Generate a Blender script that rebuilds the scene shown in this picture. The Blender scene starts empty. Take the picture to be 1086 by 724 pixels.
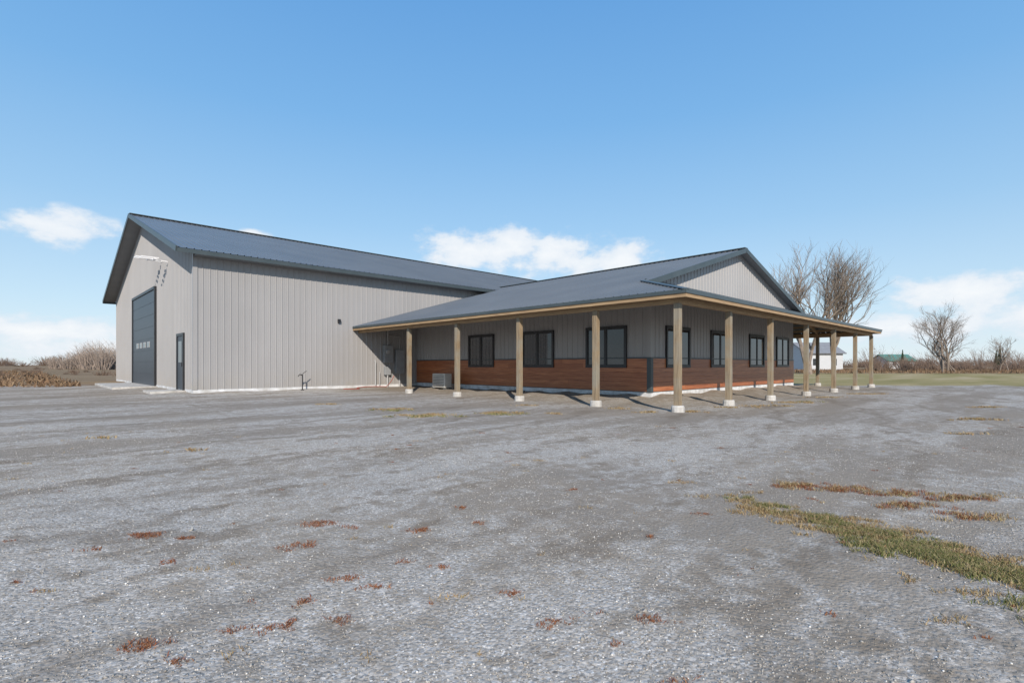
import bpy, math, random
import numpy as np
from mathutils import Vector, Matrix
random.seed(7); rng=np.random.default_rng(7)
scene=bpy.context.scene
F=(0.694,0.72); R=(0.72,-0.694); CAM=(-10.81,-5.79)
def W(X,Z):   # yard frame (metres right / forward of the yard survey point) -> world
    return (CAM[0]+X*R[0]+Z*F[0], CAM[1]+X*R[1]+Z*F[1])

# ---------------------------------------------------------------- materials
class NT:
    def __init__(s,name):
        s.m=bpy.data.materials.new(name); s.m.use_nodes=True
        s.t=s.m.node_tree; s.b=s.t.nodes['Principled BSDF']
    def n(s,typ,**k):
        nd=s.t.nodes.new(typ)
        for a,v in k.items():
            setattr(nd,a,v)
        return nd
    def l(s,a,b): s.t.links.new(a,b)
    def ramp(s,fac,stops,interp='LINEAR'):
        r=s.n('ShaderNodeValToRGB'); r.color_ramp.interpolation=interp
        e=r.color_ramp.elements
        while len(e)<len(stops): e.new(0.5)
        for i,(p,c) in enumerate(stops):
            e[i].position=p; e[i].color=(c[0],c[1],c[2],1) if not isinstance(c,(int,float)) else (c,c,c,1)
        s.l(fac,r.inputs[0]); return r.outputs[0]
    def noise(s,vec,scale,detail=4,rough=.55):
        n=s.n('ShaderNodeTexNoise'); n.inputs['Scale'].default_value=scale
        n.inputs['Detail'].default_value=detail; n.inputs['Roughness'].default_value=rough
        if vec is not None: s.l(vec,n.inputs['Vector'])
        return n.outputs[0]
    def mapping(s,vec,scale=(1,1,1),rot=(0,0,0),loc=(0,0,0)):
        m=s.n('ShaderNodeMapping'); m.inputs['Scale'].default_value=scale
        m.inputs['Rotation'].default_value=rot; m.inputs['Location'].default_value=loc
        s.l(vec,m.inputs[0]); return m.outputs[0]
    def pos(s): return s.n('ShaderNodeNewGeometry').outputs['Position']
    def mix(s,fac,a,b,mode='MIX'):
        m=s.n('ShaderNodeMix',data_type='RGBA',blend_type=mode)
        for k,v in ((0,fac),(6,a),(7,b)):
            if hasattr(v,'is_linked') or hasattr(v,'links'): s.l(v,m.inputs[k])
            elif isinstance(v,(int,float)): m.inputs[k].default_value=v if k==0 else (v,v,v,1)
            else: m.inputs[k].default_value=(v[0],v[1],v[2],1)
        return m.outputs[2]
    def math(s,op,a,b=0.0,clamp=False):
        m=s.n('ShaderNodeMath',operation=op); m.use_clamp=clamp
        for i,v in enumerate((a,b)):
            if isinstance(v,(int,float)): m.inputs[i].default_value=v
            else: s.l(v,m.inputs[i])
        return m.outputs[0]
    def bump(s,h,strength,dist=.01):
        b=s.n('ShaderNodeBump'); b.inputs['Strength'].default_value=strength; b.inputs['Distance'].default_value=dist
        s.l(h,b.inputs['Height']); s.l(b.outputs[0],s.b.inputs['Normal'])
    def set(s,**k):
        for a,v in k.items():
            a=a.replace('_',' ')
            s.b.inputs[a].default_value=v

def simple(name,c1,c2=None,scale=3,rough=.6,metal=0.0,spec=.5,stretch=(1,1,1),bump=0,bs=None):
    t=NT(name); c2=c2 or tuple(x*.8 for x in c1)
    v=t.mapping(t.pos(),scale=stretch)
    f=t.noise(v,scale,3)
    t.l(t.ramp(f,[(.3,c1),(.7,c2)]),t.b.inputs['Base Color'])
    t.set(Roughness=rough,Metallic=metal); t.b.inputs['Specular IOR Level'].default_value=spec
    if bump: t.bump(t.noise(v,bs or scale*6,3),bump)
    return t.m

M={}
def siding_mat(name,c,dirt):
    t=NT(name); p=t.pos()
    big=t.noise(p,.35,2); streak=t.noise(t.mapping(p,scale=(9,9,.5)),1.0,3)
    col=t.mix(t.ramp(big,[(.35,0),(.7,1)]),c,tuple(x*.91 for x in c))
    # sheet-to-sheet tone (0.91 m wide panels)
    sep=t.n('ShaderNodeSeparateXYZ'); t.l(p,sep.inputs[0])
    cell=t.math('FLOOR',t.math('MULTIPLY',t.math('ADD',sep.outputs[0],sep.outputs[1]),1.0937))
    wn=t.n('ShaderNodeTexWhiteNoise',noise_dimensions='1D'); t.l(cell,wn.inputs['W'])
    col=t.mix(t.math('MULTIPLY',wn.outputs[0],.22),col,tuple(x*.84 for x in c))
    col=t.mix(t.math('MULTIPLY',t.ramp(streak,[(.5,0),(.8,1)]),.35),col,tuple(x*.8 for x in c))
    low=t.n('ShaderNodeMapRange'); t.l(sep.outputs[2],low.inputs[0])
    low.inputs[1].default_value=.1; low.inputs[2].default_value=.9; low.inputs[3].default_value=.6; low.inputs[4].default_value=0
    dm=t.math('MULTIPLY',low.outputs[0],t.ramp(t.noise(p,2.5,3),[(.35,0),(.65,1)]))
    col=t.mix(dm,col,dirt)
    t.l(col,t.b.inputs['Base Color']); t.set(Roughness=.42); t.b.inputs['Specular IOR Level'].default_value=.35
    return t.m
M['siding']=siding_mat('gray_steel_siding',(.34,.33,.326),(.32,.295,.26))
M['wingsiding']=siding_mat('gray_steel_siding_wing',(.365,.355,.35),(.28,.26,.235))
def roof_mat():
    t=NT('slate_steel_roof'); p=t.pos()
    col=t.mix(t.ramp(t.noise(p,.5,3),[(.3,0),(.7,1)]),(.12,.133,.148),(.145,.158,.172))
    t.l(col,t.b.inputs['Base Color']); t.set(Roughness=.36,Metallic=.15); t.b.inputs['Specular IOR Level'].default_value=.6
    t.bump(t.noise(p,1.2,1),.15,.02); return t.m
M['roof']=roof_mat()
M['trim']=simple('charcoal_trim',(.045,.06,.065),(.06,.075,.08),2,.4)
M['soffit']=simple('soffit_gray',(.20,.215,.23),(.17,.185,.2),2,.5)
M['white']=simple('white_base_panel',(.74,.75,.77),(.46,.45,.43),3.2,.6)
M['concrete']=simple('pier_concrete',(.56,.54,.51),(.34,.32,.29),6,.9,bump=.4)
def lumber():
    t=NT('treated_lumber'); p=t.pos()
    g=t.noise(t.mapping(p,scale=(14,14,.9)),2.2,4,.65)
    col=t.ramp(g,[(.3,(.15,.10,.06)),(.5,(.25,.185,.115)),(.72,(.35,.27,.175))])
    k=t.noise(p,1.6,3); col=t.mix(t.math('MULTIPLY',t.ramp(k,[(.42,0),(.62,1)]),.6),col,(.25,.24,.20))
    t.l(col,t.b.inputs['Base Color']); t.set(Roughness=.8); t.bump(g,.35); return t.m
M['post']=lumber()
M['beam']=simple('beam_lumber',(.42,.29,.16),(.28,.18,.10),2.5,.75,stretch=(1,1,14),bump=.2)
def wainscot():
    t=NT('wood_plank_siding'); p=t.pos(); gi=t.n('ShaderNodeNewGeometry').outputs['Random Per Island']
    g=t.noise(t.mapping(p,scale=(.9,.9,14)),2.0,5,.6)
    c1=t.ramp(g,[(.28,(.22,.065,.025)),(.5,(.42,.145,.058)),(.72,(.58,.24,.105))])
    col=t.mix(t.math('MULTIPLY',gi,.7),c1,(.28,.085,.034))
    t.l(col,t.b.inputs['Base Color']); t.set(Roughness=.35); return t.m
M['wood']=wainscot()
def glass():
    t=NT('window_glass'); t.l(t.ramp(t.noise(t.pos(),.9,2),[(.4,(.012,.014,.017)),(.65,(.035,.038,.042))]),t.b.inputs['Base Color'])
    t.set(Roughness=.03); t.b.inputs['Specular IOR Level'].default_value=.75
    t.bump(t.noise(t.pos(),1.5,1),.03,.02)
    return t.m
M['glass']=glass()
M['black']=simple('black_frame',(.018,.018,.02),(.026,.026,.028),4,.4)
M['door']=simple('slate_door_panel',(.035,.045,.058),(.042,.052,.066),1,.4,spec=.3)
M['appl']=simple('appliance_cream',(.62,.60,.55),(.5,.48,.44),4,.5)
M['grille']=simple('grille_dark',(.10,.10,.10),(.07,.07,.07),6,.5)
M['meter']=simple('meter_gray',(.30,.31,.32),(.24,.25,.26),4,.45)
M['hose']=simple('red_hose_rubber',(.42,.06,.03),(.3,.05,.03),4,.5)
M['pvc']=simple('conduit_pvc',(.42,.42,.42),(.35,.35,.35),4,.5)
M['led']=simple('lamp_housing',(.8,.81,.83),(.7,.7,.72),4,.4)
M['bark']=simple('bare_bark',(.27,.215,.17),(.17,.135,.11),3,.9)
M['barkpale']=simple('pale_bark',(.34,.275,.23),(.22,.175,.145),1,.9)
M['twigred']=simple('shrub_twigs',(.19,.13,.095),(.12,.085,.065),.3,.9)
M['ever']=simple('evergreen_needles',(.035,.06,.03),(.06,.085,.04),.6,.9)
def blades(name,cs):
    t=NT(name); gi=t.n('ShaderNodeNewGeometry').outputs['Random Per Island']
    n=len(cs); t.l(t.ramp(gi,[(i/(n-1),c) for i,c in enumerate(cs)]),t.b.inputs['Base Color'])
    t.set(Roughness=.85); t.b.inputs['Specular IOR Level'].default_value=.15; return t.m
M['redweed']=blades('red_weed',[(.14,.05,.03),(.24,.085,.04),(.30,.15,.08),(.17,.08,.04)])
M['tangrass']=blades('dry_grass_blades',[(.34,.24,.12),(.42,.33,.19),(.24,.14,.07),(.26,.22,.10)])
M['greengrass']=blades('green_grass_blades',[(.085,.11,.03),(.14,.16,.05),(.22,.20,.09),(.36,.29,.16),(.09,.10,.035)])
M['fieldgrass']=blades('field_grass_blades',[(.20,.125,.075),(.27,.185,.11),(.15,.09,.055),(.23,.16,.10),(.12,.08,.055)])
M['stone']=blades('crushed_stone',[(.19,.175,.15),(.33,.305,.27),(.45,.42,.375),(.27,.245,.21),(.74,.71,.66)])
M['stonebig']=blades('loose_stone',[(.22,.205,.18),(.36,.335,.30),(.50,.475,.43),(.29,.26,.22)])

def ground_mat():
    t=NT('gravel_yard'); p=t.pos()
    def vor(sc):
        v=t.n('ShaderNodeTexVoronoi',feature='F1'); v.inputs['Scale'].default_value=sc; t.l(p,v.inputs['Vector']); return v
    v1=vor(115); v2=vor(46)
    def hue(v):
        s=t.n('ShaderNodeSeparateColor'); t.l(v.outputs['Color'],s.inputs[0]); return s.outputs[0]
    c=t.ramp(hue(v1),[(0,(.225,.20,.17)),(.35,(.35,.32,.282)),(.75,(.455,.422,.378)),(.93,(.54,.505,.46)),(1,(.80,.77,.72))])
    c=t.mix(t.ramp(hue(v2),[(.55,0),(.78,.65)]),c,t.ramp(hue(v2),[(.55,(.24,.215,.185)),(.8,(.35,.32,.28)),(1,(.60,.565,.52))]))
    yaw=math.atan2(F[0],F[1])
    st=t.mapping(p,rot=(0,0,yaw),scale=(.16,.62,1))
    n1=t.noise(st,1.0,5,.62)
    n2=t.noise(p,.5,4,.6); n3=t.noise(p,6,3,.7)
    path=t.ramp(t.math('ADD',t.math('MULTIPLY',n1,.7),t.math('MULTIPLY',n3,.3)),[(.455,0),(.55,1)])
    c=t.mix(t.math('MULTIPLY',path,.72),c,(.215,.178,.138))
    br=t.ramp(t.math('ADD',t.math('MULTIPLY',n2,.6),t.math('MULTIPLY',n3,.4)),[(.49,0),(.59,1)])
    c=t.mix(t.math('MULTIPLY',br,.5),c,(.30,.255,.202))
    # small damp / muddy blotches
    mud=t.ramp(t.math('ADD',t.math('MULTIPLY',t.noise(t.mapping(p,loc=(13,5,0),rot=(0,0,yaw),scale=(.7,1.5,1)),1.1,4,.6),.75),t.math('MULTIPLY',n3,.25)),[(.55,0),(.62,1)])
    c=t.mix(t.math('MULTIPLY',mud,.62),c,(.19,.155,.118))
    dv=t.n('ShaderNodeVectorMath',operation='DISTANCE'); t.l(p,dv.inputs[0]); cx=W(-22,26); dv.inputs[1].default_value=(cx[0],cx[1],0)
    r=t.math('ADD',dv.outputs['Value'],t.math('MULTIPLY',n2,1.6))
    wv=t.math('ABSOLUTE',t.math('SINE',t.math('MULTIPLY',r,1.75)))
    tr=t.math('MULTIPLY',t.ramp(wv,[(0,1),(.3,0)]),t.ramp(t.math('ADD',t.math('MULTIPLY',t.noise(p,.22,2),.7),t.math('MULTIPLY',n3,.3)),[(.42,0),(.54,1)]))
    c=t.mix(t.math('MULTIPLY',tr,.7),c,(.20,.165,.128))
    # graded soil under the porch
    sp=t.n('ShaderNodeSeparateXYZ'); t.l(p,sp.inputs[0])
    inx=t.math('MULTIPLY',t.math('GREATER_THAN',t.math('ADD',sp.outputs[0],t.math('MULTIPLY',n3,1.2)),.95),t.math('GREATER_THAN',t.math('ADD',sp.outputs[1],t.math('MULTIPLY',n3,1.2)),.95))
    inx=t.math('MULTIPLY',inx,t.math('LESS_THAN',sp.outputs[0],19))
    c=t.mix(t.math('MULTIPLY',inx,t.ramp(n3,[(.35,.2),(.6,.6)])),c,(.28,.235,.185))
    d=t.n('ShaderNodeVectorMath',operation='DOT_PRODUCT'); t.l(p,d.inputs[0]); d.inputs[1].default_value=(F[0],F[1],0)
    d0=CAM[0]*F[0]+CAM[1]*F[1]
    dz=t.math('ADD',t.math('SUBTRACT',d.outputs['Value'],d0),t.math('MULTIPLY',t.math('SUBTRACT',n1,.5),9))
    e=t.n('ShaderNodeVectorMath',operation='DOT_PRODUCT'); t.l(p,e.inputs[0]); e.inputs[1].default_value=(R[0],R[1],0)
    e0=CAM[0]*R[0]+CAM[1]*R[1]
    ex=t.math('SUBTRACT',e.outputs['Value'],e0)
    def mr(v,a,b,c0=0,c1=1):
        m=t.n('ShaderNodeMapRange'); t.l(v,m.inputs[0]); m.inputs[1].default_value=a; m.inputs[2].default_value=b
        m.inputs[3].default_value=c0; m.inputs[4].default_value=c1; return m.outputs[0]
    fld=mr(dz,26,27.5)
    fn=t.noise(t.mapping(p,rot=(0,0,yaw),scale=(.06,.35,.3)),1,4)
    dry=t.ramp(fn,[(.35,(.17,.115,.07)),(.55,(.25,.18,.11)),(.7,(.32,.25,.155))])
    lawn=t.ramp(fn,[(.34,(.235,.205,.085)),(.5,(.32,.265,.13)),(.64,(.41,.33,.20))])
    right=mr(ex,10,14); farz=mr(dz,60,70)
    fc=t.mix(t.math('MULTIPLY',right,t.math('SUBTRACT',1.0,farz)),dry,lawn)
    c=t.mix(fld,c,fc)
    t.l(c,t.b.inputs['Base Color']); t.set(Roughness=.95); t.b.inputs['Specular IOR Level'].default_value=.08
    h=t.math('ADD',t.math('MULTIPLY',v2.outputs['Distance'],-.7),t.math('MULTIPLY',t.noise(p,55,3,.7),1.0))
    t.bump(h,.62,.011)
    return t.m
M['ground']=ground_mat()

# ---------------------------------------------------------------- mesh helpers
class MB:
    def __init__(s): s.v=[]; s.f=[]
    def box(s,a,b):
        x0,x1=sorted((a[0],b[0])); y0,y1=sorted((a[1],b[1])); z0,z1=sorted((a[2],b[2])); i=len(s.v)
        s.v+=[(x0,y0,z0),(x1,y0,z0),(x1,y1,z0),(x0,y1,z0),(x0,y0,z1),(x1,y0,z1),(x1,y1,z1),(x0,y1,z1)]
        s.f+=[tuple(i+k for k in q) for q in ((0,3,2,1),(4,5,6,7),(0,1,5,4),(1,2,6,5),(2,3,7,6),(3,0,4,7))]
    def beam(s,p,q,w,h,up=(0,0,1)):
        p=Vector(p);q=Vector(q);d=(q-p).normalized();u=Vector(up);sd=d.cross(u).normalized()*w/2;u=sd.cross(d).normalized()*h/2
        i=len(s.v)
        for c in (p,q):
            for a,b in ((-1,-1),(1,-1),(1,1),(-1,1)): s.v.append(tuple(c+sd*a+u*b))
        s.f+=[tuple(i+k for k in r) for r in ((0,1,2,3),(7,6,5,4),(0,4,5,1),(1,5,6,2),(2,6,7,3),(3,7,4,0))]
    def tube(s,pts,rads,n=8,cap=True):
        i0=len(s.v); prev=None
        for k,p in enumerate(pts):
            p=Vector(p)
            d=(Vector(pts[min(k+1,len(pts)-1)])-Vector(pts[max(k-1,0)])).normalized()
            a=d.cross(Vector((0,0,1)));
            if a.length<.05: a=Vector((1,0,0))
            if prev is not None: 
                a2=prev-d*prev.dot(d)
                if a2.length>.05:a=a2
            a.normalize(); prev=a; b=d.cross(a)
            for j in range(n):
                t=2*math.pi*j/n; s.v.append(tuple(p+(a*math.cos(t)+b*math.sin(t))*rads[k]))
        for k in range(len(pts)-1):
            for j in range(n):
                a=i0+k*n+j;b=i0+k*n+(j+1)%n; s.f.append((a,b,b+n,a+n))
        if cap:
            s.f.append(tuple(i0+j for j in range(n))[::-1]); s.f.append(tuple(i0+(len(pts)-1)*n+j for j in range(n)))
    def obj(s,name,mat,parent=None,bevel=0,smooth=False):
        me=bpy.data.meshes.new(name); me.from_pydata(s.v,[],s.f); me.materials.append(M[mat]); me.update()
        if smooth: me.polygons.foreach_set('use_smooth',[True]*len(me.polygons))
        o=bpy.data.objects.new(name,me); scene.collection.objects.link(o)
        if parent: o.parent=parent
        if bevel:
            m=o.modifiers.new('bevel','BEVEL'); m.width=bevel; m.segments=2; m.limit_method='ANGLE'
        return o
def empty(name,loc=(0,0,0)):
    o=bpy.data.objects.new(name,None); scene.collection.objects.link(o); o.location=(0,0,0); return o

def profile(L,pitch=.2286,h=.019,minor=True):
    pts=[(0,0)]
    n=int(L/pitch)+1
    for i in range(n):
        c=i*pitch+.06
        for ds,hh in ((-.024,0),(-.011,h),(.011,h),(.024,0)): pts.append((c+ds,hh))
        if minor:
            for m in (.33,.67):
                for ds,hh in ((-.009,0),(0,h*.22),(.009,0)): pts.append((c+pitch*m+ds,hh))
    pts=[p for p in pts if 0<=p[0]<=L]; pts.append((L,0)); return pts
def ribbed(name,o,u,v,n,L,lo,hi,mat,parent,pitch=.2286,h=.019,extra=()):
    """sheet of ribbed steel: o + s*u + t*v, t from lo(s) to hi(s), ribs along n"""
    o=Vector(o);u=Vector(u).normalized();v=Vector(v).normalized();n=Vector(n).normalized()
    pr=profile(L,pitch,h); pr=sorted(set(pr+[(e,0) for e in extra]))
    m=MB(); prev=None
    for s_,hh in pr:
        a,b=lo(s_),hi(s_)
        if b-a<1e-4: b=a+1e-4
        i=len(m.v); m.v.append(tuple(o+u*s_+v*a+n*hh)); m.v.append(tuple(o+u*s_+v*b+n*hh))
        if prev is not None: m.f.append((prev,i,i+1,prev+1))
        prev=i
    return m.obj(name,mat,parent)

# ---------------------------------------------------------------- building
B=empty('steel_barn_building')
bx0,bx1,by0,by1=-6.31,24.0,15.1,34.6
ov=.6; be=.5; bs=.318; bez=5.05
brid=(by0+by1)/2
def bz(y): return bez+bs*((y-(by0-be)) if y<=brid else ((by1+be)-y))
ribbed('barn_front_wall',(bx0,by0,0),(1,0,0),(0,0,1),(0,-1,0),bx1-bx0,lambda s:.17,lambda s:bz(by0)-.02,'siding',B)
ribbed('barn_gable_wall',(bx0,by0,0),(0,1,0),(0,0,1),(-1,0,0),by1-by0,lambda s:.17,lambda s:bz(by0+s)-.02,'siding',B,extra=(brid-by0,))
ribbed('barn_back_wall',(bx0,by1,0),(1,0,0),(0,0,1),(0,1,0),bx1-bx0,lambda s:.17,lambda s:bz(by1)-.02,'siding',B)
ribbed('barn_far_gable_wall',(bx1,by0,0),(0,1,0),(0,0,1),(1,0,0),by1-by0,lambda s:.17,lambda s:bz(by0+s)-.02,'siding',B,extra=(brid-by0,))
m=MB(); m.box((bx0-.012,by0-.012,-.4),(bx1+.01,by0+.1,.168)); m.box((bx0-.012,by0+.102,-.4),(bx0+.1,by1,.168)); m.box((bx0+.102,by1-.1,-.4),(bx1,by1+.01,.168))
m.obj('barn_base_panel','white',B)
cs=math.sqrt(1+bs*bs); RL=(brid-(by0-be))*cs; bl=bx1-bx0+2*ov
ribbed('barn_roof_front',(bx0-ov,by0-be,bez),(1,0,0),(0,1,bs),(0,-bs,1),bl,lambda s:0,lambda s:RL,'roof',B,h=.028)
ribbed('barn_roof_back',(bx0-ov,by1+be,bez),(1,0,0),(0,-1,bs),(0,bs,1),bl,lambda s:0,lambda s:RL,'roof',B,h=.028)
rz=bz(brid)
m=MB()
for sgn,ye in ((1,by0-be),(-1,by1+be)):
    for x in (bx0-ov-.02,bx1+ov+.02):
        m.beam((x,ye-sgn*.02,bez-.06),(x,brid,rz-.06),.04,.19,(0,0,1))
    m.box((bx0-ov+.002,ye-.015,bez-.16),(bx1+ov-.002,ye+.015,bez-.012))
m.beam((bx0-ov,brid,rz+.035),(bx1+ov,brid,rz+.035),.30,.03)
m.obj('barn_roof_trim','trim',B)
m=MB()
for sgn,ye in ((1,by0-be),(-1,by1+be)):
    m.beam((bx0-ov/2,ye,bez-.05),(bx0-ov/2,brid,rz-.05),ov-.02,.02)
    m.beam((bx1+ov/2,ye,bez-.05),(bx1+ov/2,brid,rz-.05),ov-.02,.02)
    m.box((bx0,ye+sgn*.017,bez-.15),(bx1,ye+sgn*(be-.025),bez-.135))
m.obj('barn_soffit','soffit',B)
m=MB()
for (x,y) in ((bx0,by0),):
    m.box((x-.03,y-.03,.17),(x-.0,y+.12,5.0)); m.box((x+.001,y-.03,.17),(x+.12,y-.0,4.85))
m.obj('barn_corner_trim','siding',B)
gx=bx0-.022; gy0,gy1,gz=21.85,27.85,4.45
m=MB(); n=8
for i in range(n):
    z0=.12+(gz-.12)*i/n; z1=.12+(gz-.12)*(i+1)/n-.012
    m.box((gx-.03,gy0+.004,z0),(gx,gy1-.004,z1))
m.box((gx-.018,gy0,.12),(gx,gy1,gz))
m.obj('overhead_door','door',B)
m=MB(); i=3; z0=.12+(gz-.12)*i/n; z1=.12+(gz-.12)*(i+1)/n
for j in (1,2,3,4):
    y0=gy0+(gy1-gy0)*j/6+.2; m.box((gx-.045,y0,z0+.14),(gx-.028,y0+.6,z1-.14))
m.obj('overhead_door_windows','pvc',B)
m=MB(); i=3
for j in (1,2,3,4):
    y0=gy0+(gy1-gy0)*j/6+.24; m.box((gx-.05,y0,z0+.18),(gx-.044,y0+.52,z1-.18))
m.obj('overhead_door_glass','glass',B)
m=MB(); m.box((gx-.07,gy0-.12,.05),(gx+.015,gy0,gz+.12)); m.box((gx-.07,gy1,.05),(gx+.015,gy1+.12,gz+.12)); m.box((gx-.075,gy0,gz),(gx+.015,gy1,gz+.12))
m.obj('overhead_door_frame','black',B)
m=MB(); m.box((gx-.02,16.45,.14),(gx,17.4,2.15)); m.obj('man_door','door',B)
m=MB(); m.box((gx-.05,16.35,.1),(gx+.01,16.45,2.25)); m.box((gx-.05,17.4,.1),(gx+.01,17.5,2.25)); m.box((gx-.05,16.45,2.15),(gx+.01,17.4,2.25)); m.box((gx-.06,16.55,1.0),(gx-.02,16.6,1.15))
m.obj('man_door_frame','black',B)
m=MB(); m.box((gx-.03,16.65,1.15),(gx-.02,17.2,1.95)); m.obj('man_door_window','glass',B)
m=MB()
for y,z in ((20.6,5.55),(19.3,5.35)):
    m.box((bx0-.95,y-.2,z),(bx0-.35,y-.12,z+.05)); m.box((bx0-.95,y+.12,z),(bx0-.35,y+.2,z+.05)); m.beam((bx0,y,z-.05),(bx0-.5,y,z-.02),.04,.04); m.box((bx0-.52,y-.22,z-.04),(bx0-.46,y+.22,z-.001))
m.obj('gable_light_fixtures','led',B)
m=MB(); m.box((-1.0,by0-.11,2.85),(-.88,by0-.02,3.0)); m.obj('wall_light_housing','black',B,.01)
# concrete aprons at the doors
m=MB(); m.box((bx0-1.6,gy0-.4,-.1),(bx0-.013,gy1+.4,.115)); m.box((bx0-1.1,16.2,-.1),(bx0-.013,17.65,.115)); m.obj('door_apron','concrete',B,.01)

# -------- wing
wx0,wx1,wy0=3.0,15.7,2.5
ex0,ex1,ey0=-.30,19.0,-.35; ws=.29; wez=2.70; wr=(ex0+ex1)/2; wrz=wez+ws*(wr-ex0); gov=.32
csw=math.sqrt(1+ws*ws)
def wz(x): return wez+ws*((x-ex0) if x<=wr else (ex1-x))
ztop=1.28
ribbed('wing_side_wall',(wx0,wy0,0),(0,1,0),(0,0,1),(-1,0,0),by0-wy0,lambda s:ztop,lambda s:wz(wx0)-.03,'wingsiding',B)
ribbed('wing_far_side_wall',(wx1,wy0,0),(0,1,0),(0,0,1),(1,0,0),by0-wy0,lambda s:ztop,lambda s:wz(wx1)-.03,'wingsiding',B)
ribbed('wing_gable_wall',(wx0,wy0,0),(1,0,0),(0,0,1),(0,-1,0),wx1-wx0,lambda s:ztop,lambda s:wz(wx0+s)-.02,'wingsiding',B,extra=(wr-wx0,))
yr0=wy0-gov
yend=by0-be+(wrz-bez)/bs
def side_lo(s):
    y=ey0+s
    if y<=by0: return 0
    zt=bez+bs*(y-(by0-be)); return max(0,min((wrz-wez),zt-wez))/ws*csw
def side_hi(s):
    y=ey0+s
    if y<yr0: return (y-ey0)*csw
    return (wr-ex0)*csw
yy=[yr0-ey0-.001,yr0-ey0,by0-ey0,by0-ey0+.001]
ribbed('wing_roof_left',(ex0,ey0,wez),(0,1,0),(1,0,ws),(-ws,0,1),yend-ey0,side_lo,side_hi,'roof',B,h=.028,extra=yy)
ribbed('wing_roof_right',(ex1,ey0,wez),(0,1,0),(-1,0,ws),(ws,0,1),yend-ey0,side_lo,side_hi,'roof',B,h=.028,extra=yy)
LL=ex1-ex0; dd=wy0-ey0
ribbed('porch_roof_front',(ex0,ey0,wez),(1,0,0),(0,1,ws),(0,-ws,1),LL,lambda s:0,lambda s:min(s,LL-s,dd)*csw,'roof',B,h=.028,extra=(dd,LL-dd))
m=MB()
m.beam((ex0,ey0,wez+.02),(ex0+dd,wy0,wez+ws*dd+.03),.16,.02); m.beam((ex1,ey0,wez+.02),(ex1-dd,wy0,wez+ws*dd+.03),.16,.02)
m.beam((wr,yr0-.02,wrz+.035),(wr,yend+.3,wrz+.035),.28,.03)
for sx,xe in ((1,ex0),(-1,ex1)):
    xa=xe+sx*(yr0-ey0)
    m.beam((xa,yr0-.015,wz(xa)-.05),(wr,yr0-.015,wrz-.05),.035,.17)
    m.box((xe-sx*.022,ey0-.0,wez-.07),(xe+sx*.0,by0-.03,wez+.012))
m.box((ex0-.02,ey0-.022,wez-.07),(ex1+.02,ey0-.002,wez+.012))
m.box((ex0+dd+.1,wy0-.05,wez+ws*dd-.01),(ex1-dd-.1,wy0-.021,wez+ws*dd+.09))
m.obj('wing_roof_trim','trim',B)
m=MB()
for sx,xe in ((1,ex0),(-1,ex1)):
    xa=xe+sx*(dd+.2)
    m.beam((xa,yr0+gov/2,wz(xa)-.05),(wr,yr0+gov/2,wrz-.05),gov-.02,.02)
m.obj('wing_gable_soffit','soffit',B)
m=MB()
for d in (.55,1.15,1.75,2.35,2.95):
    m.box((ex0+d-.02,ey0+d,wez+ws*d-.13),(ex0+d+.02,by0-.03,wez+ws*d-.04))
    m.box((ex1-d-.02,ey0+d,wez+ws*d-.13),(ex1-d+.02,by0-.03,wez+ws*d-.04))
    if d<2.8: m.box((ex0+d+.021,ey0+d-.02,wez+ws*d-.13),(ex1-d-.021,ey0+d+.02,wez+ws*d-.04))
posts_y=[0,2.29,5.10,8.11,11.09]; posts_x=[2.71,5.67,9.04,12.4,15.7,18.7]
for y in posts_y[1:]+[13.6]:
    m.beam((ex0+.1,y,wez-.09),(wx0-.02,y,wz(wx0)-.20),.04,.14); m.beam((ex1-.1,y,wez-.09),(wx1+.02,y,wz(wx1)-.20),.04,.14)
for x in posts_x[:-1]: m.beam((x,ey0+.1,wez-.09),(x,wy0-.02,wez+ws*dd-.20),.04,.14)
m.obj('porch_rafters','beam',B)
m=MB()
m.box((-.05,.052,wez-.25),(.05,by0-.03,wez-.07)); m.box((-.05,-.05,wez-.25),(18.75,.05,wez-.07)); m.box((18.65,.052,wez-.25),(18.75,by0-.03,wez-.07))
m.box((ex0+.005,ey0+.03,wez-.155),(ex0+.04,by0-.03,wez-.018)); m.box((ex0+.005,ey0+.001,wez-.155),(ex1-.005,ey0+.029,wez-.018)); m.box((ex1-.04,ey0+.03,wez-.155),(ex1-.005,by0-.03,wez-.018))
m.obj('porch_beams','beam',B)
PL=[(0,y) for y in posts_y]+[(x,0) for x in posts_x]+[(18.7,y) for y in posts_y[1:]]
m=MB(); pc=MB()
for (x,y) in PL:
    w=.07; m.box((x-w,y-w,.05),(x+w,y+w,wez-.254))
    pc.tube([(x,y,-.4),(x,y,.10),(x,y,.135)],[.165,.15,.135],14)
m.obj('porch_posts','post',B,.006); pc.obj('post_piers','concrete',B)
def planks(name,o,u,n,L,z0,z1):
    m=MB(); o=Vector(o);u=Vector(u);n=Vector(n); rows=7; hh=(z1-z0)/rows
    for r in range(rows):
        s=-random.random()*3
        while s<L:
            e=s+3.66; a=max(s,0)+.0008;b=min(e,L)-.0008
            if b-a>.02:
                p=o+u*a; q=o+u*b+n*.022
                p.z=z0+r*hh+.0015; q.z=z0+(r+1)*hh-.0015
                m.box(p,q)
            s=e
    return m.obj(name,'wood',B,.003)
zb=.24
planks('wing_side_wainscot',(wx0,wy0,0),(0,1,0),(-1,0,0),by0-wy0,zb,ztop-.03)
planks('wing_gable_wainscot',(wx0,wy0,0),(1,0,0),(0,-1,0),wx1-wx0,zb,ztop-.03)
planks('wing_far_wainscot',(wx1,wy0,0),(0,1,0),(1,0,0),by0-wy0,zb,ztop-.03)
m=MB()
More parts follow.
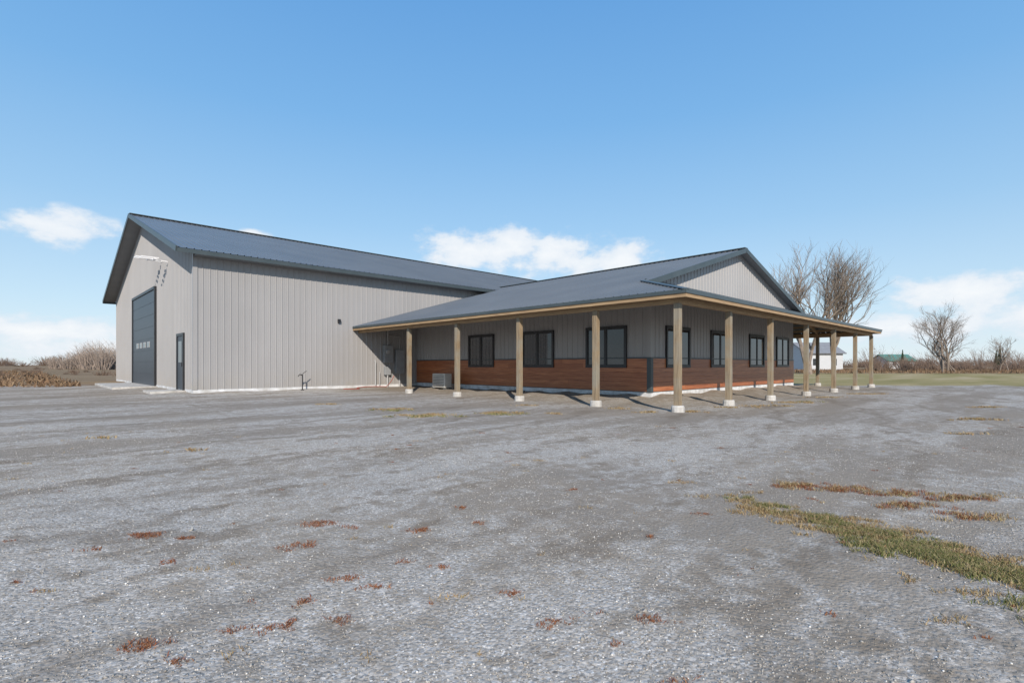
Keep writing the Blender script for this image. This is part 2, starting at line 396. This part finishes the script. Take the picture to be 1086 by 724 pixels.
m.box((wx0-.035,wy0+.0,ztop-.028),(wx0+.0,by0,ztop+.012)); m.box((wx0-.035,wy0-.035,ztop-.028),(wx1,wy0-.001,ztop+.012))
m.box((wx0-.04,wy0-.04,zb-.02),(wx0-.024,wy0+.10,ztop-.03)); m.box((wx0-.0235,wy0-.04,zb-.02),(wx0+.10,wy0-.024,ztop-.03))
m.box((wx0+.0,wy0+.0,-.3),(wx0+.06,by0,ztop)); m.box((wx0+.061,wy0,-.3),(wx1-.061,wy0+.06,ztop)); m.box((wx1-.06,wy0,-.3),(wx1-.0,by0,ztop))
m.obj('wing_wall_trim','trim',B)
m=MB(); m.box((wx0-.04,wy0+.11,ztop+.013),(wx0+.01,wy0-.04,3.4)) ; m.box((wx0+.011,wy0-.04,ztop+.013),(wx0+.12,wy0-.0,3.4))
m.obj('wing_corner_trim','wingsiding',B)
m=MB(); m.box((wx0-.014,wy0-.014,-.3),(wx0-.001,by0-.02,zb-.022)); m.box((wx0,wy0-.014,-.3),(wx1,wy0-.001,zb-.022)); m.box((wx1+.001,wy0,-.3),(wx1+.014,by0-.02,zb-.022))
m.obj('wing_base_panel','white',B)
def window(o,u,n,w,z0,z1,pan=2):
    o=Vector(o);u=Vector(u);n=Vector(n)
    fr=MB(); gl=MB()
    def bx(mb,s0,s1,a,b,d0,d1):
        p=o+u*s0+n*d0; q=o+u*s1+n*d1; p.z=a;q.z=b; mb.box(p,q)
    t=.075
    bx(fr,-w/2-t,w/2+t,z0-t,z0,.0,.065); bx(fr,-w/2-t,w/2+t,z1,z1+t,.0,.065)
    bx(fr,-w/2-t,-w/2,z0,z1,.0,.062); bx(fr,w/2,w/2+t,z0,z1,.0,.062)
    for k in range(1,pan): 
        c=-w/2+w*k/pan; bx(fr,c-.03,c+.03,z0,z1,.0,.052)
    for k in range(pan):
        a=-w/2+w*k/pan+(.03 if k else 0); b=-w/2+w*(k+1)/pan-(.03 if k<pan-1 else 0)
        d=.046 if k%2 else .04
        for (s0,s1,q0,q1) in ((a,a+.03,z0,z1),(b-.03,b,z0,z1)): bx(fr,s0,s1,q0,q1,.0,d)
        bx(fr,a+.03,b-.03,z0,z0+.03,.0,d); bx(fr,a+.03,b-.03,z1-.03,z1,.0,d)
        bx(gl,a+.03,b-.03,z0+.03,z1-.03,.0,.03)
    fr.obj('window_frame','black',B); gl.obj('window_pane','glass',B)
for c in (10.35,7.16,4.12): window((wx0,c,0),(0,1,0),(-1,0,0),1.45,ztop-.24,2.22)
for c in (4.65,7.75,11.2,14.2): window((c,wy0,0),(1,0,0),(0,-1,0),1.4,ztop-.24,2.22)
# service equipment on the barn wall under the porch
E=empty('electric_meter')
m=MB(); m.box((1.15,by0-.2,1.15),(1.6,by0-.03,1.95)); m.box((1.75,by0-.2,.65),(2.2,by0-.03,1.75)); m.box((1.2,by0-.16,.6),(1.5,by0-.03,.98)); m.obj('cabinet','meter',E,.01)
m=MB(); m.tube([(1.35,by0-.11,-.2),(1.35,by0-.11,.6)],[.035]*2,8); m.tube([(1.37,by0-.11,1.95),(1.37,by0-.11,2.9)],[.03]*2,8)
m.tube([(1.98,by0-.11,-.1),(1.98,by0-.11,.65)],[.03]*2,8); m.tube([(1.98,by0-.11,1.75),(1.98,by0-.11,2.35),(1.4,by0-.11,2.4)],[.018]*3,6)
m.tube([(1.3,by0-.20,1.65),(1.3,by0-.28,1.65)],[.09,.085],14); m.obj('conduit','pvc',E)

# ---------------------------------------------------------------- terrain
def hgt(x,y):
    x=np.asarray(x,float);y=np.asarray(y,float)
    dx=np.maximum(np.maximum(wx0-x,x-wx1),0); dy=np.maximum(np.maximum(wy0-y,y-by0),0); d=np.hypot(dx,dy)
    k=np.clip(1-d/2.4,0,1); k=k*k*(3-2*k)
    h=k*(.13*(.5+.5*np.clip((12-y)/8,0,1))+.035*np.sin(3.7*x+2.9*y)+.03*np.sin(1.9*x-5.1*y))
    dx=np.maximum(np.maximum(bx0-x,x-bx1),0); dy=np.maximum(np.maximum(by0-y,y-by1),0); d=np.hypot(dx,dy)
    k=np.clip(1-d/3,0,1); h=np.maximum(h,.09*k+.02*k*np.sin(2.3*x+1.7*y))
    r=np.hypot(x-CAM[0],y-CAM[1])
    w=np.clip(1.2-r/25,0.15,1)
    h=h+w*(.010*np.sin(1.3*x+.7*y+1)*np.sin(.9*y-.5*x)+.006*np.sin(3.1*x-1.9*y+2)+.004*np.sin(2.2*y+3.7*x)*np.sin(1.1*x)+.003*np.sin(6.1*x+4.3*y)*np.sin(5.2*y-2.1*x))
    h=h+.002*np.sin(9.3*x+2*y)*np.sin(8.1*y-3*x)*np.clip(1-r/7,0,1)
    far=np.clip((r-60)/200,0,1)
    return h+far*(.8*np.sin(x/90+1)*np.sin(y/70))-.02
N=480; t=np.linspace(-1,1,N+1); g=1.2*np.sinh(7.8*t)
gxx,gyy=np.meshgrid(g+CAM[0]+.8,g+CAM[1]+1.0); gz_=hgt(gxx,gyy)
V=np.stack([gxx,gyy,gz_],-1).reshape(-1,3)
i=np.arange(N)[:,None]*(N+1)+np.arange(N)[None,:]; Q=np.stack([i,i+1,i+N+2,i+N+1],-1).reshape(-1,4)
def npmesh(name,V,Fc,mat,smooth=False):
    k=Fc.shape[1]; me=bpy.data.meshes.new(name); me.vertices.add(len(V)); me.vertices.foreach_set('co',V.astype(np.float32).ravel())
    me.loops.add(Fc.size); me.loops.foreach_set('vertex_index',Fc.astype(np.int32).ravel())
    me.polygons.add(len(Fc)); me.polygons.foreach_set('loop_start',np.arange(len(Fc),dtype=np.int32)*k)
    me.polygons.foreach_set('loop_total',np.full(len(Fc),k,dtype=np.int32))
    if smooth: me.polygons.foreach_set('use_smooth',np.ones(len(Fc),bool))
    me.materials.append(M[mat]); me.update(calc_edges=True); me.validate()
    o=bpy.data.objects.new(name,me); scene.collection.objects.link(o); return o
npmesh('ground',V,Q,'ground',True)

def stones(name,n,zmin,zmax,s0,s1,mat='stone'):
    Z=rng.uniform(zmin,zmax,n); X=rng.uniform(-1.25,1.25,n)*(Z+.4)
    x=CAM[0]+X*R[0]+Z*F[0]; y=CAM[1]+X*R[1]+Z*F[1]
    # loose stone collects between the compacted wheel paths
    c=np.sin(x*1.1+.6*np.sin(y*.9))*np.sin(y*.8-x*.5+1.3)+.5*np.sin(2.7*x-1.3*y)
    keep=~((x>2.9)&(y>2.4))&(rng.uniform(-1.4,.5,n)<c); x=x[keep];y=y[keep]; n=len(x)
    r=np.exp(rng.uniform(np.log(s0),np.log(s1),n))*rng.choice([1,1,1,.7,1.4],n)
    base=np.array([[1,0,0],[0,1,0],[-1,0,0],[0,-1,0],[0,0,1],[0,0,-1]],float)
    P=base[None]*rng.uniform(.55,1.2,(n,6,1))+rng.normal(0,.18,(n,6,3)); P*=np.array([1,.8,.6])[None,None]
    a=rng.uniform(0,6.28,n); b=rng.normal(0,.5,n)
    ca,sa,cb,sb=np.cos(a),np.sin(a),np.cos(b),np.sin(b)
    x1=P[...,0]*cb[:,None]+P[...,2]*sb[:,None]; z1=-P[...,0]*sb[:,None]+P[...,2]*cb[:,None]; y1=P[...,1]
    P=np.stack([x1*ca[:,None]-y1*sa[:,None],x1*sa[:,None]+y1*ca[:,None],z1],-1)*r[:,None,None]
    P+=np.stack([x,y,hgt(x,y)+r*.2],-1)[:,None,:]
    f=np.array([[0,1,4],[1,2,4],[2,3,4],[3,0,4],[1,0,5],[2,1,5],[3,2,5],[0,3,5]])
    Fc=(f[None]+6*np.arange(n)[:,None,None]).reshape(-1,3)
    npmesh(name,P.reshape(-1,3),Fc,mat)
stones('gravel_stones',230000,1.1,9.5,.0018,.0066)
stones('loose_stones',1100,1.5,14,.007,.014,'stonebig')

def bladefield(name,x,y,h,w,lean,mat):
    n=len(x); a=rng.uniform(0,6.28,n); l=rng.uniform(0.1,1,n)*lean; az=rng.uniform(0,6.28,n)
    z=hgt(x,y)-.004
    b0=np.stack([x-np.cos(a)*w/2,y-np.sin(a)*w/2,z],-1); b1=np.stack([x+np.cos(a)*w/2,y+np.sin(a)*w/2,z],-1)
    mid=np.stack([x+np.cos(az)*l*h*.4,y+np.sin(az)*l*h*.4,z+h*.65],-1)
    dv=np.stack([np.cos(a)*w*.35,np.sin(a)*w*.35,np.zeros(n)],-1)
    tip=np.stack([x+np.cos(az)*l*h,y+np.sin(az)*l*h,z+h],-1)
    V=np.stack([b0,b1,mid+dv,mid-dv,tip],1).reshape(-1,3)
    k=5*np.arange(n)[:,None]
    T=np.concatenate([k+np.array([[0,1,2]]),k+np.array([[0,2,3]]),k+np.array([[3,2,4]])],0)
    npmesh(name,V,T,mat)
def patches(name,lst,mat,hh,ww,lean,dens):
    xs=[];ys=[]
    for (X,Z,r,asp) in lst:
        n=int(dens*r*r*asp*random.uniform(.7,1.3))
        ncl=max(3,int(7*asp)); cxs=rng.normal(0,r*.5*asp,ncl); czs=rng.normal(0,r*.38,ncl)
        c=rng.integers(0,ncl,n); px=cxs[c]+rng.normal(0,r*.22,n); pz=czs[c]+rng.normal(0,r*.2,n)
        px+=X;pz+=Z
        x=CAM[0]+px*R[0]+pz*F[0]; y=CAM[1]+px*R[1]+pz*F[1]; xs.append(x);ys.append(y)
    x=np.concatenate(xs);y=np.concatenate(ys);n=len(x)
    bladefield(name,x,y,rng.uniform(.3,1,n)*hh,rng.uniform(.6,1.3,n)*ww,lean,mat)
small=[]
random.seed(11)
for i in range(130):
    Z=1.9+7*random.random()**1.3; X=random.uniform(-1,1)*Z; small.append((X,Z,random.uniform(.012,.045),random.uniform(.8,1.8)))
patches('red_weeds',[(-2.3,3.23,.10,1.3),(-1.26,3.47,.09,2.2),(-1.27,3.04,.09,1.2),(-.57,3.35,.07,1.2),(-1.42,1.97,.07,1.6),(-1.13,2.1,.05,1),(-.96,2.13,.05,1.3),(-.83,2.6,.06,1.3),(-.95,2.35,.05,1),(-.68,2.49,.045,1.2),(.14,2.1,.03,1),(.56,1.73,.04,1.4),(-.24,3.47,.05,1),(-2.0,3.16,.05,1.2),(-2.45,2.96,.05,1.2),(.86,3.2,.04,1),(-1.2,1.85,.04,1.5)]+small[:60],'redweed',.020,.0045,1.9,42000)
patches('dry_weeds',[(1.79,2.13,.07,1.2),(1.51,4.65,.09,1.2),(1.53,4.14,.10,1.2),(3.95,4.2,.12,1.5),(4.1,3.8,.1,1.5),(2.0,4.3,.06,2),(-1.05,1.93,.05,1.2),(2.6,3.0,.1,1.5)]+small[60:],'tangrass',.026,.004,1.7,16000)
strip=[(2.5,4.58,.12,2.5),(2.85,4.43,.12,2.5),(3.2,4.27,.12,2.2),(3.0,3.95,.12,1.8),(3.3,3.65,.13,1.6),(3.6,4.1,.12,2)]
patches('reddish_grass_strip',strip,'redweed',.03,.004,1.6,22000)
patches('dry_grass_strip',strip,'tangrass',.04,.005,1.4,14000)
def lerp_strip(pts,n,jx,jz,r0,r1):
    out=[]
    for i in range(n):
        f=i/(n-1)*(len(pts)-1); k=min(int(f),len(pts)-2); f-=k
        out.append((pts[k][0]*(1-f)+pts[k+1][0]*f+random.gauss(0,jx),pts[k][1]*(1-f)+pts[k+1][1]*f+random.gauss(0,jz),random.uniform(r0,r1),1.4))
    return out
gs=[(1.9,4.05),(2.02,3.76),(2.13,3.55),(2.22,3.36),(2.30,3.16),(2.36,2.95),(2.42,2.78),(2.48,2.62),(2.6,2.5),(2.8,2.4)]
patches('green_grass',lerp_strip(gs,34,.07,.06,.04,.10)+lerp_strip(gs[3:],40,.10,.09,.07,.14)+[(2.2,2.28,.09,1.3),(2.36,2.25,.08,1.2),(2.15,2.12,.05,1)],'greengrass',.035,.0045,1.4,25000)
patches('dry_grass_fringe',lerp_strip(gs,60,.17,.13,.05,.13)+[(2.1,2.4,.08,1.4),(1.95,2.55,.06,1.3)],'tangrass',.03,.0045,1.6,22000)
far=[(-1.84,10.9,.3,2.5),(-.27,11.4,.3,2),(-3.0,12.4,.3,2),(1.0,11.3,.2,1.5),(3.0,11.6,.2,1.6),(4.2,11.8,.25,1.8),(5.5,12.9,.25,2),(6.6,13.4,.25,2.5),(8.0,14.6,.3,2.2),(10.5,17,.3,2.5),(13,19,.35,3),(.4,13.6,.2,1.5),(2.6,12.6,.2,1.5),(-5,14,.2,2),(9,10,.25,2),(12,13,.25,2),(7,8,.15,2),(-6,7.5,.12,2),(-4,6.4,.1,2)]
patches('dry_grass_patches',far,'tangrass',.05,.014,1.9,2600)
patches('green_grass_patches',[(-1.7,10.7,.28,2.6),(-.2,11.2,.28,2.4),(-2.7,12.1,.25,2.0),(8.6,15,.25,2)],'greengrass',.04,.013,1.8,2800)
n=22000; Z=rng.uniform(25,75,n); X=-Z*rng.uniform(.70,1.25,n); x=CAM[0]+X*R[0]+Z*F[0]; y=CAM[1]+X*R[1]+Z*F[1]
k=(y>24)&(x<-8.5); x,y=x[k],y[k]; cl=.25+.75*(np.sin(x*.9)*np.sin(y*.7+x*.2)>.1); bladefield('field_grass',x,y,rng.uniform(.06,.34,len(x))*cl,rng.uniform(.04,.10,len(x)),1.5,'fieldgrass')
n=9000; Z=rng.uniform(66,110,n); X=Z*rng.uniform(.55,1.25,n); x=CAM[0]+X*R[0]+Z*F[0]; y=CAM[1]+X*R[1]+Z*F[1]
bladefield('field_grass',x,y,rng.uniform(.15,.5,len(x)),rng.uniform(.06,.15,len(x)),1.2,'fieldgrass')

# ---------------------------------------------------------------- trees
def grow(mb,p,d,L,r,depth,maxd,spread,up=.12):
    segs=4 if depth<2 else 3
    pts=[p.copy()];rads=[r]; q=p.copy(); dd=d.copy()
    for i in range(segs):
        dd=(dd+Vector((random.gauss(0,.12),random.gauss(0,.12),random.gauss(0,.08)+up*.5))).normalized()
        q=q+dd*L/segs; pts.append(q.copy()); rads.append(r*(1-.5*(i+1)/segs))
    if depth==maxd: rads[-1]=r*.25
    mb.tube(pts,rads,6 if depth<2 else 3,False)
    if depth>=maxd: return
    nb=random.randint(3,4) if depth else random.randint(4,6)
    for i in range(nb):
        f=random.uniform(.35,1) if i else 1.0
        k=min(int(f*segs),segs-1); a=pts[k].lerp(pts[k+1],f*segs-k) if f<1 else pts[-1]
        ax=Vector((random.gauss(0,1),random.gauss(0,1),random.gauss(0,.5))).normalized()
        side=(ax-dd*ax.dot(dd)).normalized()
        nd=(dd+side*random.uniform(.5,1)*spread+Vector((0,0,up))).normalized()
        grow(mb,a,nd,L*random.uniform(.55,.8),max(r*(.5 if i else .6)*(1-.3*f+.2),.009),depth+1,maxd,spread,up)
def tree(name,X,Z,H,mat,maxd=4,spread=.8,r=None,stems=1,tilt=.1):
    x,y=W(X,Z); z=float(hgt(x,y)); mb=MB()
    for s in range(stems):
        d=Vector((random.gauss(0,tilt),random.gauss(0,tilt),1)).normalized()
        grow(mb,Vector((x+random.gauss(0,.3)*(stems>1),y+random.gauss(0,.3)*(stems>1),z-.1)),d,H*.36,r or H*.016,0,maxd,spread)
    zs=max(v[2] for v in mb.v)-z; k=H/zs
    mb.v=[(x+(v[0]-x)*k,y+(v[1]-y)*k,z+(v[2]-z)*k) for v in mb.v]
    return mb.obj(name,mat)
random.seed(21)
tree('bare_tree',34.5,60,16.5,'bark',5,.68,stems=2,tilt=.12)
tree('bare_tree',39,62,16.5,'bark',5,.68,stems=2,tilt=.15)
tree('bare_tree',31.5,63,13.5,'bark',4,.65,stems=2,tilt=.15)
tree('bare_tree',59,70,10.2,'bark',5,.85,stems=3,tilt=.22)
tree('bare_tree',70,72,5.5,'bark',4,.9,stems=2,tilt=.25)
tree('bare_tree',63.5,74,6,'bark',4,.9,stems=3,tilt=.25)
random.seed(5)
def bushes(name,spec,mat,tw=60):
    Vs=[];Fs=[];c=0
    for (X,Z,H,Wd) in spec:
        x,y=W(X,Z); z=float(hgt(x,y))-.1; n=tw
        for k in range(n):
            a=random.uniform(0,6.28); s=random.uniform(0,.5)*Wd; bx=x+math.cos(a)*s*.5; by=y+math.sin(a)*s*.5
            hh=H*random.uniform(.4,1)*(1-.5*(s/Wd)**2); tx=bx+math.cos(a)*s*.8+random.gauss(0,.1)*Wd; ty=by+math.sin(a)*s*.8+random.gauss(0,.1)*Wd
            w=Z*.00042+.008; 
            Vs+= [(bx-R[0]*w,by-R[1]*w,z),(bx+R[0]*w,by+R[1]*w,z),(tx,ty,z+hh)]; Fs.append((c,c+1,c+2)); c+=3
            for j in range(4):
                f=random.uniform(.3,.9); px=bx+(tx-bx)*f;py=by+(ty-by)*f;pz=z+hh*f
                aa=random.uniform(0,6.28); l=H*random.uniform(.12,.3)
                Vs+=[(px,py,pz-w*.6),(px+R[0]*w*.5,py+R[1]*w*.5,pz+w*.6),(px+math.cos(aa)*l*.7,py+math.sin(aa)*l*.7,pz+l*.8)]; Fs.append((c,c+1,c+2)); c+=3
    npmesh(name,np.array(Vs),np.array(Fs),mat)
sp=[]
for i in range(52):
    Z=random.uniform(80,130); X=Z*random.uniform(.68,1.25); H=random.choice([1.5,1.8,2.5,3.2,5])*random.uniform(.8,1.1); sp.append((X,Z,H,H*1.2))
bushes('shrub_thicket',sp,'twigred',65)
sp=[]
for i in range(20):
    Z=random.uniform(95,130); X=-Z*random.uniform(.76,.90) ; H=random.uniform(2.8,6.2); sp.append((X,Z,H,H*.8))
bushes('pale_tree_row',sp,'barkpale',80)
sp=[]
for i in range(60):
    Z=random.uniform(45,110); X=-Z*random.uniform(.74,1.25) ; H=random.uniform(.3,1.0); sp.append((X,Z,H,H*2))
bushes('field_shrubs',sp,'twigred',40)
sp=[]
for i in range(190):
    a=random.uniform(-1.25,1.25); Z=random.uniform(330,420); sp.append((Z*a,Z,random.uniform(4,8),16))
bushes('distant_treeline',sp,'twigred',70)
def spruce(X,Z,H):
    x,y=W(X,Z); z=float(hgt(x,y)); Vs=[];Fs=[];c=0
    for k in range(900):
        f=random.random()**.8; a=random.uniform(0,6.28); rr=H*.27*(1-f)*random.uniform(.4,1.15); zz=z+H*(.06+.94*f)
        p=Vector((x+math.cos(a)*rr*.3,y+math.sin(a)*rr*.3,zz)); q=Vector((x+math.cos(a)*rr,y+math.sin(a)*rr,zz-H*.035)); w=H*.022
        s=Vector((-math.sin(a),math.cos(a),0))*w
        Vs+=[tuple(p+s),tuple(p-s),tuple(q)];Fs.append((c,c+1,c+2));c+=3
    npmesh('spruce_tree',np.array(Vs),np.array(Fs),'ever')
for X,Z,H in ((112,118,5.5),(76,100,4.0),(118,115,4.6),(98,104,4)): spruce(X,Z,H)

# ---------------------------------------------------------------- distant houses
M['hwhite']=simple('house_siding_white',(.55,.56,.57),(.48,.49,.50),1,.6,stretch=(1,1,12))
M['hroof']=simple('house_roof_gray',(.25,.26,.27),(.2,.2,.21),1,.7)
M['groof']=simple('shed_roof_green',(.10,.24,.19),(.08,.2,.16),1,.5)
def house(name,X,Z,w,d,h,rh,rm,wins=3):
    H=empty(name); ox,oy=W(X,Z)
    def T(u,v,z): return (ox+u*R[0]+v*F[0],oy+u*R[1]+v*F[1],z)
    def add(nm,vs,fs,mt):
        m=MB(); m.v=vs;m.f=fs; return m.obj(nm,mt,H)
    vs=[T(-w/2,0,-.3),T(w/2,0,-.3),T(w/2,d,-.3),T(-w/2,d,-.3),T(-w/2,0,h),T(w/2,0,h),T(w/2,d,h),T(-w/2,d,h),T(-w/2,d/2,h+rh),T(w/2,d/2,h+rh)]
    add('walls',vs,[(0,1,5,4),(1,2,6,9,5),(2,3,7,6),(3,0,4,8,7)],'hwhite')
    o=.4; k=rh/(d/2)
    vs=[T(-w/2-o,-o,h-k*o+.03),T(w/2+o,-o,h-k*o+.03),T(w/2+o,d/2,h+rh+.03),T(-w/2-o,d/2,h+rh+.03),T(w/2+o,d+o,h-k*o+.03),T(-w/2-o,d+o,h-k*o+.03)]
    o2=add('roof',vs,[(0,1,2,3),(3,2,4,5)],rm); sm=o2.modifiers.new('s','SOLIDIFY'); sm.thickness=.15; sm.offset=1
    m=[];f=[]
    for i in range(wins):
        u=-w/2+w*(i+.5)/wins; b=len(m); m+=[T(u-.5,-.03,1.0),T(u+.5,-.03,1.0),T(u+.5,-.03,2.2),T(u-.5,-.03,2.2)]; f.append((b,b+1,b+2,b+3))
    add('windows',m,f,'glass')
house('white_house',56,92,6.5,8,3.2,1.9,'hroof',2)
house('green_roof_shed',100,132,7,6,2.2,1.5,'groof',2)

# ---------------------------------------------------------------- small objects
HP=empty('heat_pump_unit'); hx,hy=2.35,12.2; z0=float(hgt(hx,hy))
m=MB(); m.box((hx-.18,hy-.45,z0+.08),(hx+.18,hy+.45,z0+.68)); m.obj('casing','appl',HP,.02)
m=MB()
for k in range(8): m.box((hx-.195,hy-.38,z0+.13+k*.065),(hx-.182,hy+.38,z0+.15+k*.065))
m.box((hx-.2,hy-.45,z0-.05),(hx+.2,hy-.35,z0+.078)); m.box((hx-.2,hy+.35,z0-.05),(hx+.2,hy+.45,z0+.078)); m.obj('grille','grille',HP)
YH=empty('yard_hydrant'); yx,yy_=-2.65,by0-.45; z0=float(hgt(yx,yy_))
m=MB(); m.tube([(yx,yy_,z0-.05),(yx,yy_,z0+.55),(yx-.01,yy_,z0+.62)],[.022,.022,.03],10); m.tube([(yx,yy_,z0+.6),(yx-.12,yy_,z0+.62),(yx-.17,yy_,z0+.54)],[.024,.022,.02],8)
m.beam((yx,yy_,z0+.64),(yx+.16,yy_,z0+.76),.03,.015); m.box((yx-.05,yy_-.05,z0-.01),(yx+.05,yy_+.05,z0+.03)); m.obj('standpipe','black',YH)
m=MB(); pts=[]
for i in range(60):
    f=i/59; px=-1.1+2.3*f+.25*math.sin(9*f); py=by0-.5-.35*math.sin(6*f+1); pts.append((px,py,float(hgt(px,py))+.02+(.5*max(0,f-.85)/.15)))
m.tube(pts,[.014]*60,6); m.obj('garden_hose','hose',smooth=True)
RP=empty('riser_pipe'); m=MB(); m.tube([(.75,by0-.1,-.1),(.75,by0-.1,1.2),(.75,by0-.04,1.25)],[.03]*3,8); m.tube([(.95,by0-.1,-.1),(.95,by0-.1,.75)],[.02]*2,8); m.obj('pipe','pvc',RP)

# ---------------------------------------------------------------- light, sky
sx,sy=-.62,-.785; el=math.radians(31)
L=bpy.data.lights.new('sun','SUN'); L.energy=5.0; L.angle=math.radians(.5); L.color=(1,.91,.80)
so=bpy.data.objects.new('sun',L); scene.collection.objects.link(so)
dv=Vector((-sx*math.cos(el),-sy*math.cos(el),-math.sin(el))); so.rotation_euler=dv.to_track_quat('-Z','Y').to_euler(); so.location=(-20,-30,30)
w=bpy.data.worlds.new('World'); scene.world=w; w.use_nodes=True; nt=w.node_tree; nt.nodes.clear()
out=nt.nodes.new('ShaderNodeOutputWorld'); bg=nt.nodes.new('ShaderNodeBackground'); bg.inputs[1].default_value=.15
sk=nt.nodes.new('ShaderNodeTexSky'); sk.sky_type='NISHITA'; sk.sun_disc=False; sk.sun_elevation=el; sk.sun_rotation=math.atan2(sx,sy)
sk.air_density=1.0; sk.dust_density=.4; sk.ozone_density=2.0; sk.altitude=100
tc=nt.nodes.new('ShaderNodeTexCoord'); D=tc.outputs['Generated']
def nn(t,**k):
    x=nt.nodes.new(t)
    for a,b in k.items(): setattr(x,a,b)
    return x
def lk(a,b): nt.links.new(a,b)
def mth(op,a,b=0.0,clamp=False):
    x=nn('ShaderNodeMath',operation=op); x.use_clamp=clamp
    for i,v in enumerate((a,b)):
        if isinstance(v,(int,float)): x.inputs[i].default_value=v
        else: lk(v,x.inputs[i])
    return x.outputs[0]
def blob(az,elv,wa,we):
    yaw=math.atan2(F[0],F[1])+math.radians(az); e=math.radians(elv)
    c=Vector((math.sin(yaw)*math.cos(e),math.cos(yaw)*math.cos(e),math.sin(e)))
    s=nn('ShaderNodeVectorMath',operation='SUBTRACT'); lk(D,s.inputs[0]); s.inputs[1].default_value=c
    m=nn('ShaderNodeVectorMath',operation='MULTIPLY'); lk(s.outputs[0],m.inputs[0]); m.inputs[1].default_value=(1/math.radians(wa),1/math.radians(wa),1/math.radians(we))
    l=nn('ShaderNodeVectorMath',operation='LENGTH'); lk(m.outputs[0],l.inputs[0])
    return mth('SUBTRACT',1.0,l.outputs['Value'],True)
bl=None
for a in ((-5,12.7,7.5,3.2),(0,12.6,8,3.6),(5,12.0,8,3.6),(11,11.0,9,3.2),(-41,11.3,5,2.2),(-27,12.6,2.4,.9),(42,6,9,2.8),(46,4,10,2.6),(37,3.2,11,2.0),(-43,2.8,10,2.0),(-38,1.5,12,1.4)):
    b=blob(*a); bl=b if bl is None else mth('MAXIMUM',bl,b)
mp=nn('ShaderNodeMapping'); mp.inputs['Scale'].default_value=(1,1,1.7); lk(D,mp.inputs[0])
nz=nn('ShaderNodeTexNoise'); nz.inputs['Scale'].default_value=16; nz.inputs['Detail'].default_value=6; nz.inputs['Roughness'].default_value=.6; lk(mp.outputs[0],nz.inputs['Vector'])
dens=mth('ADD',bl,mth('MULTIPLY',mth('SUBTRACT',nz.outputs[0],.5),1.8))
mr=nn('ShaderNodeMapRange'); mr.interpolation_type='SMOOTHSTEP'; lk(dens,mr.inputs[0]); mr.inputs[1].default_value=.18; mr.inputs[2].default_value=.70
gate=mth('MULTIPLY',bl,6,True); cm=mth('MULTIPLY',mth('MULTIPLY',mr.outputs[0],gate),.9)
sep=nn('ShaderNodeSeparateXYZ'); lk(D,sep.inputs[0])
gr=nn('ShaderNodeValToRGB'); lk(sep.outputs[2],gr.inputs[0]); el_=gr.color_ramp.elements
stops=[(0,(.73,.84,.93)),(.10,(.56,.76,.92)),(.25,(.35,.61,.89)),(.42,(.205,.48,.85)),(.62,(.125,.37,.78)),(1,(.08,.24,.58))]
while len(el_)<len(stops): el_.new(.5)
for i,(p,c) in enumerate(stops): el_[i].position=p; el_[i].color=(*c,1)
sc=nn('ShaderNodeVectorMath',operation='SCALE'); lk(gr.outputs[0],sc.inputs[0]); sc.inputs['Scale'].default_value=1/.15
mx=nn('ShaderNodeMix',data_type='RGBA'); mx.inputs[0].default_value=.85; lk(sk.outputs[0],mx.inputs[6]); lk(sc.outputs[0],mx.inputs[7])
cc=nn('ShaderNodeMix',data_type='RGBA'); lk(mth('MULTIPLY',mth('SUBTRACT',dens,.25),1.3,True),cc.inputs[0]); cc.inputs[6].default_value=(5.0,5.5,6.1,1); cc.inputs[7].default_value=(6.4,6.5,6.6,1)
m2=nn('ShaderNodeMix',data_type='RGBA'); lk(cm,m2.inputs[0]); lk(mx.outputs[2],m2.inputs[6]); lk(cc.outputs[2],m2.inputs[7])
lk(m2.outputs[2],bg.inputs[0]); lk(bg.outputs[0],out.inputs[0])

# ---------------------------------------------------------------- camera
cd=bpy.data.cameras.new('camera'); cam=bpy.data.objects.new('camera',cd); scene.collection.objects.link(cam); scene.camera=cam
cam.location=(CAM[0],CAM[1],1.05); cam.rotation_euler=(math.pi/2,0,-math.atan2(F[0],F[1]))
cd.sensor_width=36; cd.lens=36*545/1086; cd.shift_y=25/1086; cd.clip_end=5000; cd.clip_start=.05
scene.view_settings.view_transform='Standard'; scene.view_settings.look='None'; scene.view_settings.exposure=0
